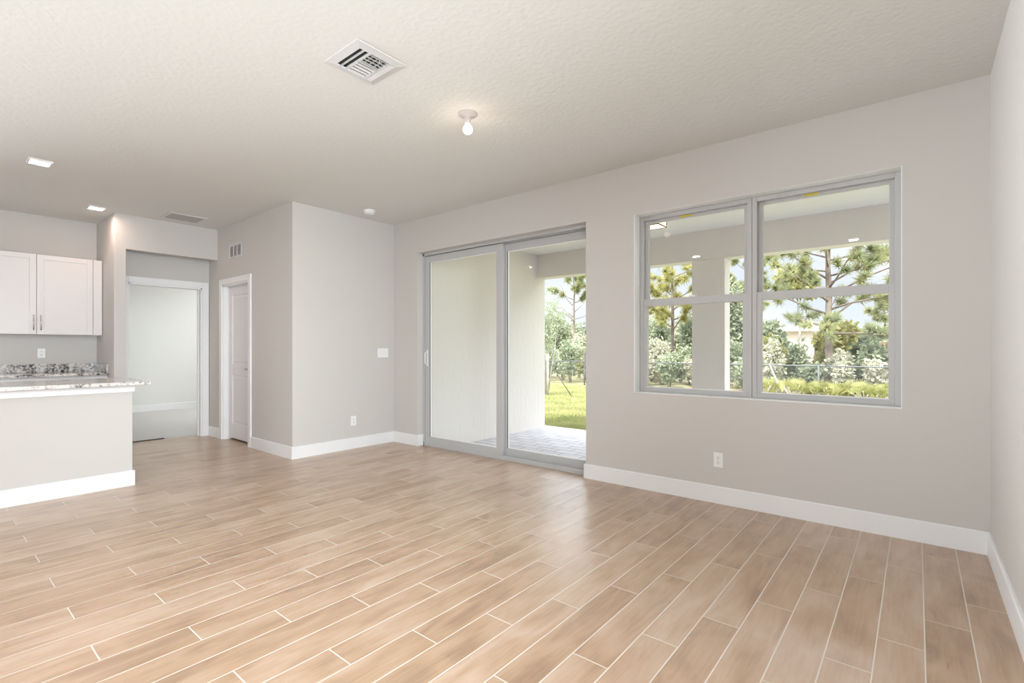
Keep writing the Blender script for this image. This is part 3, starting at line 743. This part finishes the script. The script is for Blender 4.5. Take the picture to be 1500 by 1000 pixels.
# thicket of shrubs right behind the fence: nothing tells one from the next
g = random.Random(5)
THL = 'pale green shrub in the thicket just behind the chain-link fence'
for i in range(57):
    u = 785+i*12.6+g.uniform(-6, 6)
    leafy(u, 21.5+(i*3 % 4)*1.25, 500+g.uniform(-22, 22)+ (6 if u > 1150 else 0), 600, g.uniform(30, 56), THL, 100+i, 'shrub', 'shrub', [LEAFP, LEAFG, LEAFY, LEAFG, LEAFP, LEAFP, LEAFG][i*5 % 7], n=1250, size=.16, stems=6, lobes=6, group='shrubs behind the fence')
# low saw palmetto at the foot of the fence on the right
def palmetto(u, y, label, seed):
    g = random.Random(seed); P, k = at(u, y); z0 = gz(y)
    t = thing('palmetto', (P.x, P.y, z0), label, 'plant', 'palmettos by the fence')
    lf = MB(); st = MB()
    for f in range(13):
        a = g.uniform(0, 2*PI); el = g.uniform(.5, 1.2); L = g.uniform(.30, .55)
        d = Vector((math.cos(a)*math.cos(el), math.sin(a)*math.cos(el), math.sin(el))); c = Vector((P.x, P.y, z0))+d*L
        st.tube([(P.x, P.y, z0-.05), c], .008, 5)
        s1 = d.orthogonal().normalized(); s1.rotate(Matrix.Rotation(g.uniform(0, PI), 3, d))
        for b in range(11):
            an = (b-5)*.26; q = (d*math.cos(an)+s1*math.sin(an)); ln = .30*(1-.03*abs(b-5)); w = d.cross(s1)*.002+s1*math.cos(an)*.016-d*math.sin(an)*.016
            lf.poly([c-w*.4, c+q*ln*.45-w, c+q*ln, c+q*ln*.45+w, c+w*.4])
    lf.build('fronds', LEAFY, t, recalc=False); st.build('stalks', BARKP, t)
g = random.Random(9)
for i in range(16):
    palmetto(1120+i*12.5+g.uniform(-4, 4), 19.2+g.random()*.9, 'yellow-green palmetto in front of the fence below the right-hand window', 300+i)
# leaning bare trunk
P, k = at(1146, 19.6); Q, _ = at(1127, 19.6)
tag(MB().tube([(P.x, P.y, gz(19.6)), (Q.x*.5+P.x*.5+.03, P.y, (gz(19.6)+zat(535, k))/2), (Q.x, Q.y, zat(533, k))], [.045, .035, .022], 8).build('leaning_trunk', BARKP), 'pale bare trunk leaning left at the lower left of the right-hand window', 'tree trunk')
# distant tree line and pale buildings
g = random.Random(17)
for i in range(40):
    u = 760+i*19+g.uniform(-5, 5)
    leafy(u, 57+(i % 3)*7, 474+g.uniform(-8, 9), 520, g.uniform(30, 46), 'tree in the hazy tree line far beyond the fence', 500+i, 'distant_tree', 'tree', [LEAFG, LEAFP][i % 2], n=700, size=.6, stems=3, lobes=6, group='distant tree line')
HW = mat('far_wall', (.50, .44, .40), .8); HR = mat('far_roof', (.58, .53, .51), .8)
for (u, y, w, v0, lab) in ((1252, 47, 4.6, 488, 'far pale house with a white roof right of the biggest pine'), (1160, 47, 3.2, 480, 'far pale house between the mullion and the biggest pine')):
    P, k = at(u, y); z0 = -.7; ze = zat(v0+5, k); zr = zat(v0-3, k)
    t = thing('house', (P.x, P.y, z0), lab, 'building')
    MB().box(P.x-w/2, P.x+w/2, P.y, P.y+6, z0, ze).build('wall', HW, t)
    MB().prism([Vector((0, -.4, 0)), Vector((0, 6.4, 0)), Vector((0, 3, zr-ze))], (P.x-w/2-.4, P.y, ze), (P.x+w/2+.4, P.y, ze)).build('roof', HR, t)
